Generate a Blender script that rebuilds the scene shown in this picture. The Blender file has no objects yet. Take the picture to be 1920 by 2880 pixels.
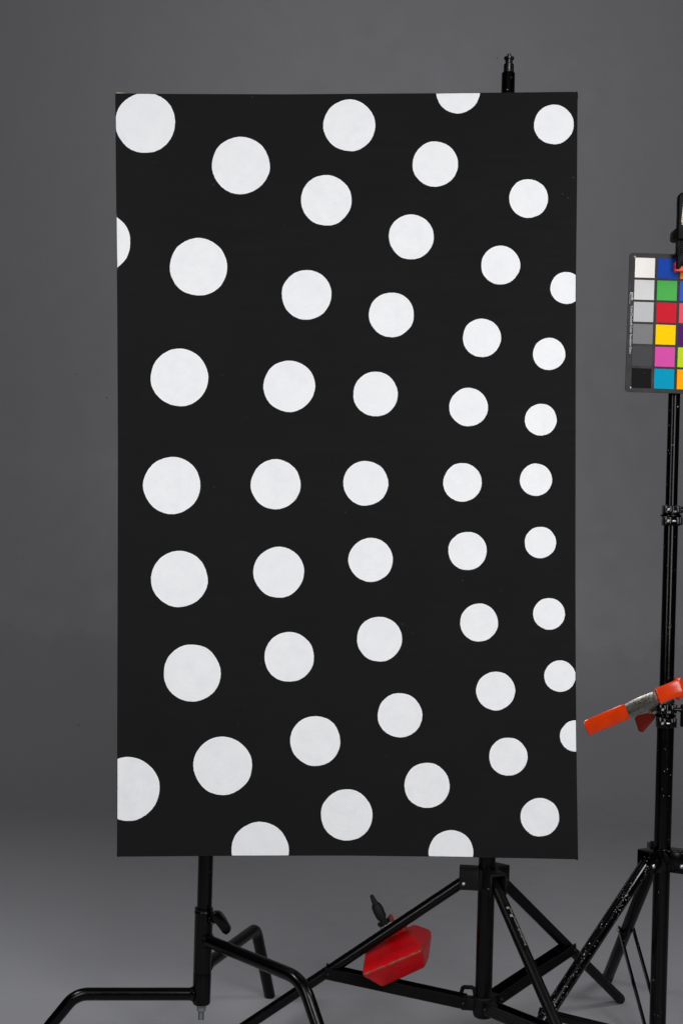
import bpy, bmesh, math, random
from mathutils import Vector, Matrix
random.seed(7)
scene = bpy.context.scene
COL = scene.collection
# ------------------------------------------------------------------ camera
H = 1.121            # lens height above the studio floor
ROLL = 0.027         # the camera was turned slightly to square up the canvas
F = 3973.0           # focal length in photograph pixels (about 50 mm on a 24x36 portrait frame)
cd = bpy.data.cameras.new("camera"); cam = bpy.data.objects.new("camera", cd); COL.objects.link(cam)
cd.sensor_fit = 'VERTICAL'; cd.sensor_height = 36.0; cd.lens = F/2880*36; cd.clip_start = .05; cd.clip_end = 60
cam.matrix_world = Matrix.Translation((0, 0, H)) @ Matrix.Rotation(-ROLL, 4, 'Y') @ Matrix.Rotation(math.pi/2, 4, 'X')
scene.camera = cam
# ------------------------------------------------------------------ light: two tall strip softboxes beside the camera, ceiling bounce, added fills
w = bpy.data.worlds.new("World"); scene.world = w; w.use_nodes = True
w.node_tree.nodes["Background"].inputs[0].default_value = (.9, .93, 1, 1)
w.node_tree.nodes["Background"].inputs[1].default_value = .003
def area_light(name, loc, target, sx, sy, power, col, spread=180):
    l = bpy.data.lights.new(name, 'AREA'); l.shape = 'RECTANGLE'; l.size = sx; l.size_y = sy; l.energy = power; l.color = col
    l.spread = math.radians(spread)
    o = bpy.data.objects.new(name, l); COL.objects.link(o); o.location = loc
    d = Vector(target)-Vector(loc); o.rotation_euler = d.to_track_quat('-Z', 'Y').to_euler(); return o
area_light("softbox_light", (-1.15, .95, 1.42), (.1, 2.9, 1.1), .5, 1.5, 15, (1, .985, .98))
area_light("softbox_light", (1.1, .95, 1.42), (-.1, 2.9, 1.1), .5, 1.5, 21, (1, .985, .98))
area_light("high_fill", (.6, -.3, 2.9), (.1, 3.1, .4), 1.2, .8, 38, (.985, .985, 1))  # added fill from high in front, sized to balance canvas and floor
area_light("backdrop_fill", (.3, 3.4, 3.6), (.3, 6.1, 2.8), 2.4, .6, 9.5, (.98, .95, 1))  # added fill that lifts the upper wall, no known lamp there
area_light("ceiling_bounce_light", (0, .5, 3.3), (0, 1.5, 0), 3, 2, 8, (.97, .98, 1))
area_light("floor_fill", (-1.8, 2.4, 2.2), (-.6, 3.3, 0), .5, .5, 7.2, (.96, .98, 1), 110)  # added fill to brighten the floor on the left
area_light("floor_fill", (1.8, 2.4, 2.2), (.6, 3.3, 0), .5, .5, 5.2, (.97, .97, 1), 110)  # its weaker partner, added to brighten the right-hand floor
scene.view_settings.view_transform = 'Standard'; scene.view_settings.look = 'None'
scene.view_settings.exposure = 0; scene.view_settings.gamma = 1

# ------------------------------------------------------------------ helpers
CR, SR = math.cos(ROLL), math.sin(ROLL)
def P(u, v, d):
    a = (u-960)/F*d; b = (1440-v)/F*d
    return Vector((a*CR-b*SR, d, H+a*SR+b*CR))
def floor_pt(u, v):
    k = ((u-960)*SR+(1440-v)*CR)/F
    return P(u, v, -H/k)
def pix(p):
    x, z = p[0], p[2]-H
    a = x*CR+z*SR; b = -x*SR+z*CR
    return 960+a/p[1]*F, 1440-b/p[1]*F
def srgb(h, k=1.0):
    r = []
    for i in (0, 2, 4):
        c = int(h[i:i+2], 16)/255
        r.append((c/12.92 if c <= .04045 else ((c+.055)/1.055)**2.4)*k)
    return (*r, 1)

class MB:
    def __init__(s): s.v = []; s.f = []
    def add(s, vs, fs):
        n = len(s.v); s.v += [Vector(x) for x in vs]; s.f += [tuple(i+n for i in f) for f in fs]; return s
    def box(s, c, size, rot=None):
        c = Vector(c); vs = []
        for x in (-.5, .5):
            for y in (-.5, .5):
                for z in (-.5, .5):
                    q = Vector((x*size[0], y*size[1], z*size[2]))
                    vs.append(c+(rot @ q if rot else q))
        return s.add(vs, [(0,1,3,2),(4,6,7,5),(0,4,5,1),(2,3,7,6),(0,2,6,4),(1,5,7,3)])
    def bar(s, a, b, w, h, up=Vector((0, 0, 1))):
        a, b = Vector(a), Vector(b); d = b-a; L = d.length; d.normalize()
        sd = d.cross(Vector(up)).normalized(); u = sd.cross(d)
        return s.box((a+b)/2, (L, w, h), Matrix((d, sd, u)).transposed())
    def tube(s, pts, r, n=24, caps=True):
        pts = [Vector(p) for p in pts]; rs = r if isinstance(r, (list, tuple)) else [r]*len(pts)
        N = len(s.v); ref = None
        for i, p in enumerate(pts):
            if i == 0: t = pts[1]-p
            elif i == len(pts)-1: t = p-pts[i-1]
            else: t = (pts[i+1]-p).normalized()+(p-pts[i-1]).normalized()
            if t.length < 1e-9: t = Vector((0, 0, 1))
            t.normalize()
            if ref is None:
                ref = t.orthogonal().normalized()
            ref = (ref-t*ref.dot(t)).normalized(); bi = t.cross(ref)
            for k in range(n):
                a = 2*math.pi*k/n
                s.v.append(p+(ref*math.cos(a)+bi*math.sin(a))*rs[i])
        for i in range(len(pts)-1):
            for k in range(n):
                a = N+i*n+k; b = N+i*n+(k+1) % n
                s.f.append((a, b, b+n, a+n))
        if caps:
            s.f.append(tuple(N+k for k in range(n))[::-1]); m = N+(len(pts)-1)*n
            s.f.append(tuple(m+k for k in range(n)))
        return s
    def lathe(s, a, axis, prof, n=28):      # prof: (distance along the axis, radius)
        axis = Vector(axis).normalized(); ref = axis.orthogonal().normalized(); bi = axis.cross(ref); N = len(s.v)
        for (h, r) in prof:
            for k in range(n):
                t = 2*math.pi*k/n; s.v.append(Vector(a)+axis*h+(ref*math.cos(t)+bi*math.sin(t))*max(r, 1e-5))
        for i in range(len(prof)-1):
            for k in range(n):
                p = N+i*n+k; q = N+i*n+(k+1) % n; s.f.append((p, q, q+n, p+n))
        s.f.append(tuple(N+k for k in range(n))[::-1]); m = N+(len(prof)-1)*n; s.f.append(tuple(m+k for k in range(n)))
        return s
    def slab(s, front, thick):              # polygon of world points, given thickness away from the camera (number or list)
        n = len(front); front = [Vector(p) for p in front]
        th = thick if isinstance(thick, (list, tuple)) else [thick]*n
        back = [p+Vector((0, t, 0)) for p, t in zip(front, th)]
        return s.add(front+back, [tuple(range(n)), tuple(range(2*n-1, n-1, -1))]+[(i, i+n, (i+1) % n+n, (i+1) % n) for i in range(n)])
    def build(s, name, mat, parent=None, bevel=0, seg=2, smooth=35, origin=None):
        c = origin
        if c is None:
            lo = Vector([min(v[i] for v in s.v) for i in range(3)]); hi = Vector([max(v[i] for v in s.v) for i in range(3)]); c = (lo+hi)/2
        me = bpy.data.meshes.new(name); me.from_pydata([v-c for v in s.v], [], s.f)
        bm = bmesh.new(); bm.from_mesh(me); bmesh.ops.recalc_face_normals(bm, faces=bm.faces)
        if bevel:
            es = [e for e in bm.edges if len(e.link_faces) == 2 and e.calc_face_angle(0) > .5]
            bmesh.ops.bevel(bm, geom=es, offset=bevel, segments=seg, profile=.5, affect='EDGES', clamp_overlap=True)
        bm.to_mesh(me); bm.free()
        me.polygons.foreach_set('use_smooth', [True]*len(me.polygons)); me.set_sharp_from_angle(angle=math.radians(smooth))
        me.materials.append(mat)
        o = bpy.data.objects.new(name, me); COL.objects.link(o)
        if parent is not None:
            o.parent = parent; o.location = c-world_loc(parent)
        else: o.location = c
        return o
def world_loc(o):
    l = Vector(o.location)
    while o.parent: o = o.parent; l += Vector(o.location)
    return l
def thing(name, label, cat, loc, group=None):
    o = bpy.data.objects.new(name, None); COL.objects.link(o); o.location = loc; o.empty_display_size = .05
    o['label'] = label; o['category'] = cat
    if group: o['group'] = group
    return o
def fillet(pts, rad, n=10):
    pts = [Vector(p) for p in pts]; out = [pts[0]]
    for i in range(1, len(pts)-1):
        a = (pts[i-1]-pts[i]).normalized(); b = (pts[i+1]-pts[i]).normalized()
        ang = a.angle(b); t = rad/math.tan(ang/2); cdir = (a+b).normalized(); c = pts[i]+cdir*(rad/math.sin(ang/2))
        s0 = (pts[i]+a*t-c); s1 = (pts[i]+b*t-c); th = s0.angle(s1)
        for k in range(n+1):
            f = k/n; out.append(c+(s0*math.sin((1-f)*th)+s1*math.sin(f*th))/math.sin(th))
    return out+[pts[-1]]

# ------------------------------------------------------------------ materials
def mat(name, color, rough=.5, metal=0, spec=.5, coat=0):
    m = bpy.data.materials.new(name); m.use_nodes = True; b = m.node_tree.nodes['Principled BSDF']
    b.inputs['Base Color'].default_value = color; b.inputs['Roughness'].default_value = rough
    b.inputs['Metallic'].default_value = metal; b.inputs['Specular IOR Level'].default_value = spec
    b.inputs['Coat Weight'].default_value = coat
    return m, m.node_tree, b
def node(nt, typ, **kw):
    n = nt.nodes.new(typ)
    for k, v in kw.items():
        if k in n.inputs: n.inputs[k].default_value = v
        else: setattr(n, k, v)
    return n
def coords(nt, kind='Object', scale=(1, 1, 1)):
    t = nt.nodes.new('ShaderNodeTexCoord'); mp = nt.nodes.new('ShaderNodeMapping'); mp.inputs['Scale'].default_value = scale
    nt.links.new(t.outputs[kind], mp.inputs[0]); return mp.outputs[0]
def noise(nt, vec, scale, detail=4, rough=.55):
    n = node(nt, 'ShaderNodeTexNoise', Scale=scale, Detail=detail, Roughness=rough); nt.links.new(vec, n.inputs['Vector']); return n.outputs['Fac']
def ramp(nt, fac, stops):
    r = nt.nodes.new('ShaderNodeValToRGB'); nt.links.new(fac, r.inputs[0]); e = r.color_ramp.elements
    while len(e) < len(stops): e.new(.5)
    for i, (p, c) in enumerate(stops): e[i].position = p; e[i].color = c if len(c) == 4 else (*c, 1)
    return r.outputs[0]
def g(v): return (v, v, v, 1)
def mix(nt, fac, a, b, mode='MIX'):
    m = nt.nodes.new('ShaderNodeMix'); m.data_type = 'RGBA'; m.blend_type = mode
    for s, x in ((m.inputs[0], fac), (m.inputs[6], a), (m.inputs[7], b)):
        if hasattr(x, 'links'): nt.links.new(x, s)
        else: s.default_value = x
    return m.outputs[2]
def math_n(nt, op, a, b=0.0):
    m = nt.nodes.new('ShaderNodeMath'); m.operation = op
    for s, x in zip(m.inputs, (a, b)):
        if hasattr(x, 'links'): nt.links.new(x, s)
        else: s.default_value = x
    return m.outputs[0]
def bump(nt, b, h, strength, dist):
    n = nt.nodes.new('ShaderNodeBump'); n.inputs['Strength'].default_value = strength; n.inputs['Distance'].default_value = dist
    nt.links.new(h, n.inputs['Height']); nt.links.new(n.outputs[0], b.inputs['Normal'])

def backdrop_mat():
    m, nt, b = mat('grey studio paint', g(.12), .55, spec=.35)
    v = coords(nt, 'Object')
    big = noise(nt, v, 1.3, 5, .6); mid = noise(nt, v, 9, 5, .6); fine = noise(nt, v, 260, 3, .6)
    c = ramp(nt, big, [(.3, (0.333, 0.333, 0.351)), (.7, (0.358, 0.356, 0.377))])
    c = mix(nt, ramp(nt, mid, [(.35, g(0)), (.65, g(1))]), c, (0.325, 0.326, 0.339, 1)); nt.nodes[-1].name = 'm'
    m1 = [n for n in nt.nodes if n.bl_idname == 'ShaderNodeMix'][-1]
    c = mix(nt, .5, c, mix(nt, .35, c, ramp(nt, mid, [(.4, (0.325, 0.325, 0.339)), (.6, (0.365, 0.363, 0.384))])))
    # rolled repaint: a ragged lap line low on the wall
    sp = nt.nodes.new('ShaderNodeSeparateXYZ'); nt.links.new(v, sp.inputs[0])
    wob = noise(nt, coords(nt, 'Object', (1.6, 1.6, .5)), 2.2, 3, .5)
    edge = math_n(nt, 'ADD', sp.outputs['Z'], math_n(nt, 'MULTIPLY', wob, .55))
    patch = ramp(nt, edge, [(.0, g(1)), (.80, g(1)), (.812, g(0))])
    c = mix(nt, math_n(nt, 'MULTIPLY', patch, .075), c, (.02, .02, .02, 1))
    # speckle of the roller and scattered dark dust
    c = mix(nt, ramp(nt, fine, [(.40, g(.0)), (.72, g(.32))]), c, (0.434, 0.434, 0.454, 1))
    dust = nt.nodes.new('ShaderNodeTexVoronoi'); dust.inputs['Scale'].default_value = 5.5; nt.links.new(v, dust.inputs['Vector'])
    dm = ramp(nt, dust.outputs['Distance'], [(.0, g(.85)), (.016, g(.7)), (.026, g(0))])
    c = mix(nt, dm, c, g(.08))
    d2 = nt.nodes.new('ShaderNodeTexVoronoi'); d2.inputs['Scale'].default_value = 13; nt.links.new(coords(nt, 'Object', (.7, 1, 1.4)), d2.inputs['Vector'])
    c = mix(nt, ramp(nt, d2.outputs['Distance'], [(.0, g(.55)), (.03, g(.35)), (.05, g(0))]), c, g(.2))
    nt.links.new(c, b.inputs['Base Color'])
    nt.links.new(ramp(nt, mid, [(.3, g(.42)), (.7, g(.6))]), b.inputs['Roughness'])
    bump(nt, b, math_n(nt, 'ADD', fine, math_n(nt, 'MULTIPLY', noise(nt, v, 70, 3), .8)), .35, .0012)
    return m
M_BACK = backdrop_mat()

def black_paint(name, rough=.3, chips=0.0, base=.002, spec=.3, tint=(1, 1, 1), wear=.3, grain=.04):
    m, nt, b = mat(name, g(base), rough, spec=spec)
    v = coords(nt)
    n1 = noise(nt, v, 45, 5, .65); n2 = noise(nt, v, 14, 3)
    c = ramp(nt, n2, [(.3, tuple(base*.7*t for t in tint)), (.7, tuple(base*1.5*t for t in tint))])
    if chips > 0:
        k = None
        for sc_, th, r0 in ((300, .80, .30), (620, .84, .34)):
            vv = nt.nodes.new('ShaderNodeTexVoronoi'); vv.inputs['Scale'].default_value = sc_
            wv = nt.nodes.new('ShaderNodeVectorMath'); wv.operation = 'ADD'
            wn = node(nt, 'ShaderNodeTexNoise', Scale=sc_*1.5, Detail=2); nt.links.new(v, wn.inputs['Vector'])
            wm = nt.nodes.new('ShaderNodeVectorMath'); wm.operation = 'SCALE'; wm.inputs['Scale'].default_value = .9/sc_
            nt.links.new(wn.outputs['Color'], wm.inputs[0]); nt.links.new(v, wv.inputs[0]); nt.links.new(wm.outputs[0], wv.inputs[1]); nt.links.new(wv.outputs[0], vv.inputs['Vector'])
            sep = nt.nodes.new('ShaderNodeSeparateColor'); nt.links.new(vv.outputs['Color'], sep.inputs[0])
            dens = ramp(nt, noise(nt, v, 20, 3, .6), [(.42, g(0)), (.66, g(chips))])
            pick = math_n(nt, 'GREATER_THAN', math_n(nt, 'ADD', sep.outputs[0], math_n(nt, 'MULTIPLY', dens, 1.0 if sc_ < 500 else 1.6)), 1.0)
            kk = math_n(nt, 'MULTIPLY', pick, ramp(nt, vv.outputs['Distance'], [(.0, g(1)), (r0, g(1)), (r0+.08, g(0))]))
            k = kk if k is None else math_n(nt, 'MAXIMUM', k, kk)
        c = mix(nt, k, c, (.50, .47, .47, 1))
    if wear > 0:
        sc = noise(nt, coords(nt, 'Object', (140, 140, 12)), 1.0, 3, .7)
        c = mix(nt, ramp(nt, sc, [(.74, g(0)), (.78, g(wear*.5))]), c, g(.06))
    nt.links.new(c, b.inputs['Base Color'])
    nt.links.new(ramp(nt, n1, [(.3, g(max(rough-.05, .05))), (.7, g(rough+.06))]), b.inputs['Roughness'])
    bump(nt, b, n1, grain, .0006)
    return m
M_CST = black_paint('gloss black stand enamel', .19, .0012, .0008, spec=.20)
M_CTR = black_paint('satin black stand coating', .24, 0.0, .0010, spec=.20, wear=.1)
M_CTR2 = black_paint('worn satin black leg', .42, 0.0, .0012, spec=.14, wear=.1)
M_CAST = black_paint('matt black cast metal', .5, 0.0, .0045, spec=.14, wear=.1, grain=.1)
M_CHIP = black_paint('chipped black enamel', .16, .06, .0010, spec=.34)
M_CHIP2 = black_paint('black enamel with a few chips', 0.18, .0055, .0008, spec=.22, wear=.15)
M_PLAS = black_paint('black plastic', .36, 0.0, .0018, spec=.07, wear=.05)
M_RUB = black_paint('dark rubber', .65, 0.0, .007, spec=.2, wear=.05, grain=.1)
def metal(name, col, rough, bsc=300):
    m, nt, b = mat(name, col, rough, metal=1)
    v = coords(nt); n1 = noise(nt, v, bsc, 4)
    nt.links.new(mix(nt, ramp(nt, n1, [(.35, g(0)), (.7, g(.5))]), col, tuple(x*.45 for x in col[:3])+(1,)), b.inputs['Base Color'])
    nt.links.new(ramp(nt, n1, [(.3, g(rough*.8)), (.7, g(min(rough*1.5, 1)))]), b.inputs['Roughness'])
    bump(nt, b, n1, .25, .0006); return m
M_STEEL = metal('zinc plated steel', (.55, .56, .57, 1), .35)
M_DSTEEL = metal('darkened steel', (.045, .043, .042, 1), .28, 90)
M_NUT, _, _ = mat('grey plastic bush', (.13, .145, .145, 1), .6)
M_WASH, _, _ = mat('pale washer', (.30, .25, .26, 1), .6)
M_BRASS = metal('worn brass', (.35, .25, .09, 1), .4)

def canvas_mat():
    m, nt, b = mat('black acrylic on canvas', g(.007), .8, spec=.10)
    v = coords(nt)
    n2 = noise(nt, v, 3.0, 6, .65); n3 = noise(nt, coords(nt, 'Object', (1, 1, 12)), 7, 4, .7)
    c = mix(nt, n3, ramp(nt, n2, [(.3, (.006, .006, .006)), (.7, (.0092, .0092, .0095))]), g(.0075))
    vv = nt.nodes.new('ShaderNodeTexVoronoi'); vv.inputs['Scale'].default_value = 42; nt.links.new(v, vv.inputs['Vector'])
    k = math_n(nt, 'MULTIPLY', ramp(nt, vv.outputs['Distance'], [(.0, g(.8)), (.03, g(.6)), (.06, g(0))]),
               ramp(nt, noise(nt, v, 5, 3, .6), [(.52, g(0)), (.6, g(1))]))
    c = mix(nt, k, c, g(.10)); nt.links.new(c, b.inputs['Base Color'])
    nt.links.new(ramp(nt, n3, [(.3, g(.72)), (.7, g(.85))]), b.inputs['Roughness'])
    wx = node(nt, 'ShaderNodeTexWave', Scale=180.0, Distortion=1.2); wx.bands_direction = 'X'; nt.links.new(v, wx.inputs['Vector'])
    wz = node(nt, 'ShaderNodeTexWave', Scale=180.0, Distortion=1.2); wz.bands_direction = 'Z'; nt.links.new(v, wz.inputs['Vector'])
    bump(nt, b, math_n(nt, 'ADD', math_n(nt, 'MULTIPLY', wx.outputs['Fac'], wz.outputs['Fac']), math_n(nt, 'MULTIPLY', noise(nt, v, 300, 3), .7)), .35, .0005)
    return m
M_CANVAS = canvas_mat()
def white_mat():
    m, nt, b = mat('white acrylic brushwork', g(.82), .5, spec=.35)
    v = coords(nt)
    oi = nt.nodes.new('ShaderNodeObjectInfo')
    # brush strokes: noise pulled round the centre of the dot (angle, radius)
    sx = nt.nodes.new('ShaderNodeSeparateXYZ'); nt.links.new(v, sx.inputs[0])
    rad = math_n(nt, 'SQRT', math_n(nt, 'ADD', math_n(nt, 'MULTIPLY', sx.outputs['X'], sx.outputs['X']), math_n(nt, 'MULTIPLY', sx.outputs['Z'], sx.outputs['Z'])))
    ang = math_n(nt, 'ARCTAN2', sx.outputs['Z'], sx.outputs['X'])
    cb = nt.nodes.new('ShaderNodeCombineXYZ')
    nt.links.new(math_n(nt, 'MULTIPLY', rad, 260), cb.inputs[0]); nt.links.new(math_n(nt, 'MULTIPLY', math_n(nt, 'SINE', ang), 1.2), cb.inputs[1])
    nt.links.new(math_n(nt, 'ADD', math_n(nt, 'MULTIPLY', oi.outputs['Random'], 50), math_n(nt, 'MULTIPLY', math_n(nt, 'COSINE', ang), 1.2)), cb.inputs[2])
    st = noise(nt, cb.outputs[0], 1.0, 4, .6)
    ad = nt.nodes.new('ShaderNodeVectorMath'); ad.operation = 'ADD'; nt.links.new(v, ad.inputs[0]); nt.links.new(oi.outputs['Random'], ad.inputs[1])
    cl = noise(nt, ad.outputs[0], 34, 5, .6)
    c = ramp(nt, cl, [(.34, (.77, .782, .80)), (.48, (.80, .81, .82)), (.66, (.825, .833, .84))])
    c = mix(nt, ramp(nt, st, [(.42, g(.0)), (.75, g(.55))]), c, (.735, .75, .78, 1))
    # each dot a slightly different coat
    c = mix(nt, math_n(nt, 'MULTIPLY', oi.outputs['Random'], .28), c, (.765, .78, .80, 1))
    nt.links.new(c, b.inputs['Base Color'])
    bump(nt, b, math_n(nt, 'ADD', st, math_n(nt, 'MULTIPLY', noise(nt, v, 500, 3), .6)), .3, .0004)
    return m
M_WHITE = white_mat()
M_RAW, nt, b = mat('raw beige canvas', (.52, .44, .34, 1), .85)
bump(nt, b, noise(nt, coords(nt), 900, 2), .5, .0006)
M_WOOD, nt, b = mat('pine stretcher wood', (.45, .30, .16, 1), .6)
nt.links.new(ramp(nt, noise(nt, coords(nt, 'Object', (40, 40, 3)), 1, 5), [(.3, (.50, .34, .19)), (.7, (.36, .23, .12))]), b.inputs['Base Color'])

def red_mat():
    m, nt, b = mat('chipped red paint', srgb('c40010'), .35, spec=.22)
    v = coords(nt)
    bv = nt.nodes.new('ShaderNodeBevel'); bv.samples = 6; bv.inputs['Radius'].default_value = .009
    ge = nt.nodes.new('ShaderNodeNewGeometry')
    dt = nt.nodes.new('ShaderNodeVectorMath'); dt.operation = 'DOT_PRODUCT'
    nt.links.new(bv.outputs[0], dt.inputs[0]); nt.links.new(ge.outputs['True Normal'], dt.inputs[1])
    ed = ramp(nt, dt.outputs['Value'], [(.95, g(1)), (.99, g(0))])
    n1 = noise(nt, v, 75, 6, .7); hm = noise(nt, v, 190, 4, .7)
    wearmask = math_n(nt, 'MULTIPLY', ed, ramp(nt, n1, [(.43, g(0)), (.49, g(1))]))
    spots = ramp(nt, noise(nt, v, 48, 5, .75), [(.70, g(0)), (.73, g(.8))])
    wearmask = math_n(nt, 'MAXIMUM', wearmask, spots)
    c = ramp(nt, math_n(nt, 'ADD', math_n(nt, 'MULTIPLY', noise(nt, v, 22, 4), .4), math_n(nt, 'MULTIPLY', hm, .6)), [(.35, (.40, .0, .003)), (.62, (.66, .004, .008))])
    c = mix(nt, wearmask, c, ramp(nt, hm, [(.35, (.05, .035, .025)), (.65, (.20, .13, .09))]))
    nt.links.new(c, b.inputs['Base Color'])
    nt.links.new(ramp(nt, hm, [(.3, g(.28)), (.7, g(.5))]), b.inputs['Roughness'])
    bump(nt, b, math_n(nt, 'SUBTRACT', math_n(nt, 'MULTIPLY', hm, .8), wearmask), .8, .0018)
    return m
M_RED = red_mat()
def orange_mat():
    m, nt, b = mat('orange vinyl dip', srgb('e04a10'), .2, spec=.45, coat=.2)
    b.inputs['Coat Roughness'].default_value = .12
    v = coords(nt)
    c = ramp(nt, noise(nt, v, 30, 4), [(.3, (.50, .030, .002)), (.7, (.62, .040, .003))])
    c = mix(nt, ramp(nt, noise(nt, coords(nt, 'Object', (1, 1, 2)), 55, 5, .75), [(.66, g(0)), (.72, g(.75))]), c, (.09, .015, .006, 1))
    nt.links.new(c, b.inputs['Base Color']); bump(nt, b, noise(nt, v, 40, 2), .12, .001); return m
M_ORANGE = orange_mat()
M_DRED, _, _ = mat('dull red vinyl dip', (.30, .018, .006, 1), .55)
M_SPRING = metal('clamp plate steel', (.60, .56, .50, 1), .28, 170)
M_PADRED, _, _ = mat('coral red pad', (.85, .07, .035, 1), .45)
M_LABEL, nt, b = mat('cream paper label', (.62, .55, .48, 1), .6)
M_INK, _, _ = mat('dark ink', (.12, .10, .07, 1), .6)
M_PRINT, _, _ = mat('white print', (.68, .68, .70, 1), .6)
M_FADED, _, _ = mat('faded silver print', (.20, .18, .16, 1), .5)
def board_mat():
    m, nt, b = mat('chart board black', g(.04), .55, spec=.12)
    v = coords(nt)
    nt.links.new(ramp(nt, noise(nt, v, 25, 5, .7), [(.3, (.025, .0245, .0245)), (.7, (.035, .034, .034))]), b.inputs['Base Color'])
    nt.links.new(ramp(nt, noise(nt, v, 40, 5, .7), [(.3, g(.36)), (.7, g(.56))]), b.inputs['Roughness']); return m
M_BOARD = board_mat()
def patch_mat(h):
    col = srgb(h, 1.0)
    m, nt, b = mat('chart paint '+h, col, .65, spec=.06)
    v = coords(nt)
    c = mix(nt, ramp(nt, noise(nt, v, 70, 5, .7), [(.45, g(0)), (.75, g(.14))]), col, tuple(x*.75 for x in col[:3])+(1,))
    c = mix(nt, ramp(nt, noise(nt, coords(nt, 'Object', (260, 1, 25)), 1, 3, .6), [(.72, g(0)), (.76, g(.12))]), c, g(.7))
    nt.links.new(c, b.inputs['Base Color']); return m

# ------------------------------------------------------------------ setting: painted studio cove
mb = MB()
xs = [-4.6+9.2*i/24 for i in range(25)]
def sheet(mb, prof):
    n = len(xs)
    vs = [Vector((x, y, z)) for (y, z) in prof for x in xs]
    fs = [(j*n+i, j*n+i+1, (j+1)*n+i+1, (j+1)*n+i) for j in range(len(prof)-1) for i in range(n-1)]
    mb.add(vs, fs)
# the cove sweeps up with an eased curve so floor and wall blend without a line
WY, ARC = 6.1, 1.75
cv_ = [(0.0, 0.0)]
for i in range(40):
    q = (i+.5)/40; th_ = math.pi/2*q*q*(3-2*q); cv_.append((cv_[-1][0]+math.cos(th_)*ARC/40, cv_[-1][1]+math.sin(th_)*ARC/40))
WR = cv_[-1][0]; WZ = cv_[-1][1]
sheet(mb, [(-3+ (WY-WR+3)*i/20, 0) for i in range(21)])
fl = mb.build('floor', M_BACK, origin=Vector((0, 0, 0))); fl['kind'] = 'structure'
mb = MB()
prof = [(WY-WR+a_, b_) for a_, b_ in cv_]+[(WY, WZ+(4.6-WZ)*i/12) for i in range(1, 13)]
sheet(mb, prof)
wl = mb.build('wall', M_BACK, origin=Vector((0, 0, 0)), smooth=60); wl['kind'] = 'structure'

# ------------------------------------------------------------------ the painting
PD = 2.80; S = PD/F; THK = .042
base = P(975, 2407, PD)
pt = thing('painting', 'tall black canvas painted with white polka dots, fixed in front of two black stands', 'painting', base)
pt.rotation_euler = (0, -ROLL, 0)      # local x, z run along the canvas edges
U0, V0 = 975.0, 2407.0
LE = [(258, 325), (420, 326.5), (600, 328), (900, 331), (1250, 332.5), (1700, 331.8), (2100, 330.5), (2409, 330)]
RE = [(258, 1622.5), (500, 1621), (800, 1618), (1160, 1617), (1600, 1616.5), (1900, 1617.5), (2150, 1620), (2416, 1624)]
TE = [(325, 262.5), (500, 264.5), (800, 265.5), (1150, 263), (1432, 260.5), (1622, 258.5)]
BE = [(330, 2409), (600, 2407), (960, 2406), (1200, 2408.5), (1450, 2413), (1624, 2416.5)]
def interp(tab, x):
    if x <= tab[0][0]: return tab[0][1]
    for (a, p), (b_, q) in zip(tab, tab[1:]):
        if x <= b_:
            t = (x-a)/(b_-a); t = t*t*(3-2*t)*.3+t*.7
            return p+(q-p)*t
    return tab[-1][1]
def loc(u, v, y=0): return Vector(((u-U0)*S, y, -(v-V0)*S))
class Local(MB):
    pass
def lbuild(mb, name, m, center=None, **kw):
    o = mb.build(name, m, None, origin=center if center is not None else Vector((0, 0, 0)), **kw); o.parent = pt; return o
NX, NZ = 40, 64
mb = MB(); rows = []
for j in range(NZ+1):
    for i in range(NX+1):
        fu, fv = i/NX, j/NZ
        vL = TE[0][1]+(BE[0][1]-TE[0][1])*fv
        uu = interp(LE, vL)*(1-fu)+interp(RE, vL)*fu
        vv = interp(TE, uu)*(1-fv)+interp(BE, uu)*fv
        dip = .0012*math.sin(math.pi*fu)*math.sin(math.pi*fv)
        mb.v.append(loc(uu, vv, dip))
n = NX+1
for j in range(NZ):
    for i in range(NX): mb.f.append((j*n+i, j*n+i+1, (j+1)*n+i+1, (j+1)*n+i))
ring = [i for i in range(n)]+[j*n+NX for j in range(1, NZ+1)]+[NZ*n+i for i in range(NX-1, -1, -1)]+[j*n for j in range(NZ-1, 0, -1)]
cx, cz = 0, mb.v[(NZ//2)*n+NX//2].z
k0 = len(mb.v)
for (inset, y) in ((-.0006, .0012), (-.0006, .012), (-.0002, THK)):
    for r_ in ring:
        q = mb.v[r_]; s = Vector((1 if q.x > cx+.4 else -1 if q.x < cx-.4 else 0, 0, 1 if q.z > cz+.7 else -1 if q.z < cz-.7 else 0))
        mb.v.append(Vector((q.x, y, q.z))-s*inset)
L = len(ring)
for k in range(L):
    a, b_ = ring[k], ring[(k+1) % L]; mb.f.append((a, k0+k, k0+(k+1) % L, b_))
    for q in range(2):
        mb.f.append((k0+q*L+k, k0+(q+1)*L+k, k0+(q+1)*L+(k+1) % L, k0+q*L+(k+1) % L))
lbuild(mb, 'canvas', M_CANVAS, smooth=50)
# stretcher bars behind
mb = MB()
cl, cr_, ct, cb_ = loc(345, 0).x, loc(1602, 0).x, loc(0, 280).z, loc(0, 2390).z
mb.box(((cl+cr_)/2, THK-.012, ct-.02), (cr_-cl, .022, .045)).box(((cl+cr_)/2, THK-.012, cb_+.02), (cr_-cl, .022, .045)).box(((cl+cr_)/2, THK-.012, (ct+cb_)/2), (cr_-cl-.1, .022, .045))
mb.box((cl+.02, THK-.0125, (ct+cb_)/2), (.045, .021, ct-cb_-.09)).box((cr_-.02, THK-.0125, (ct+cb_)/2), (.045, .021, ct-cb_-.09))
lbuild(mb, 'stretcher_frame', M_WOOD)
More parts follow.
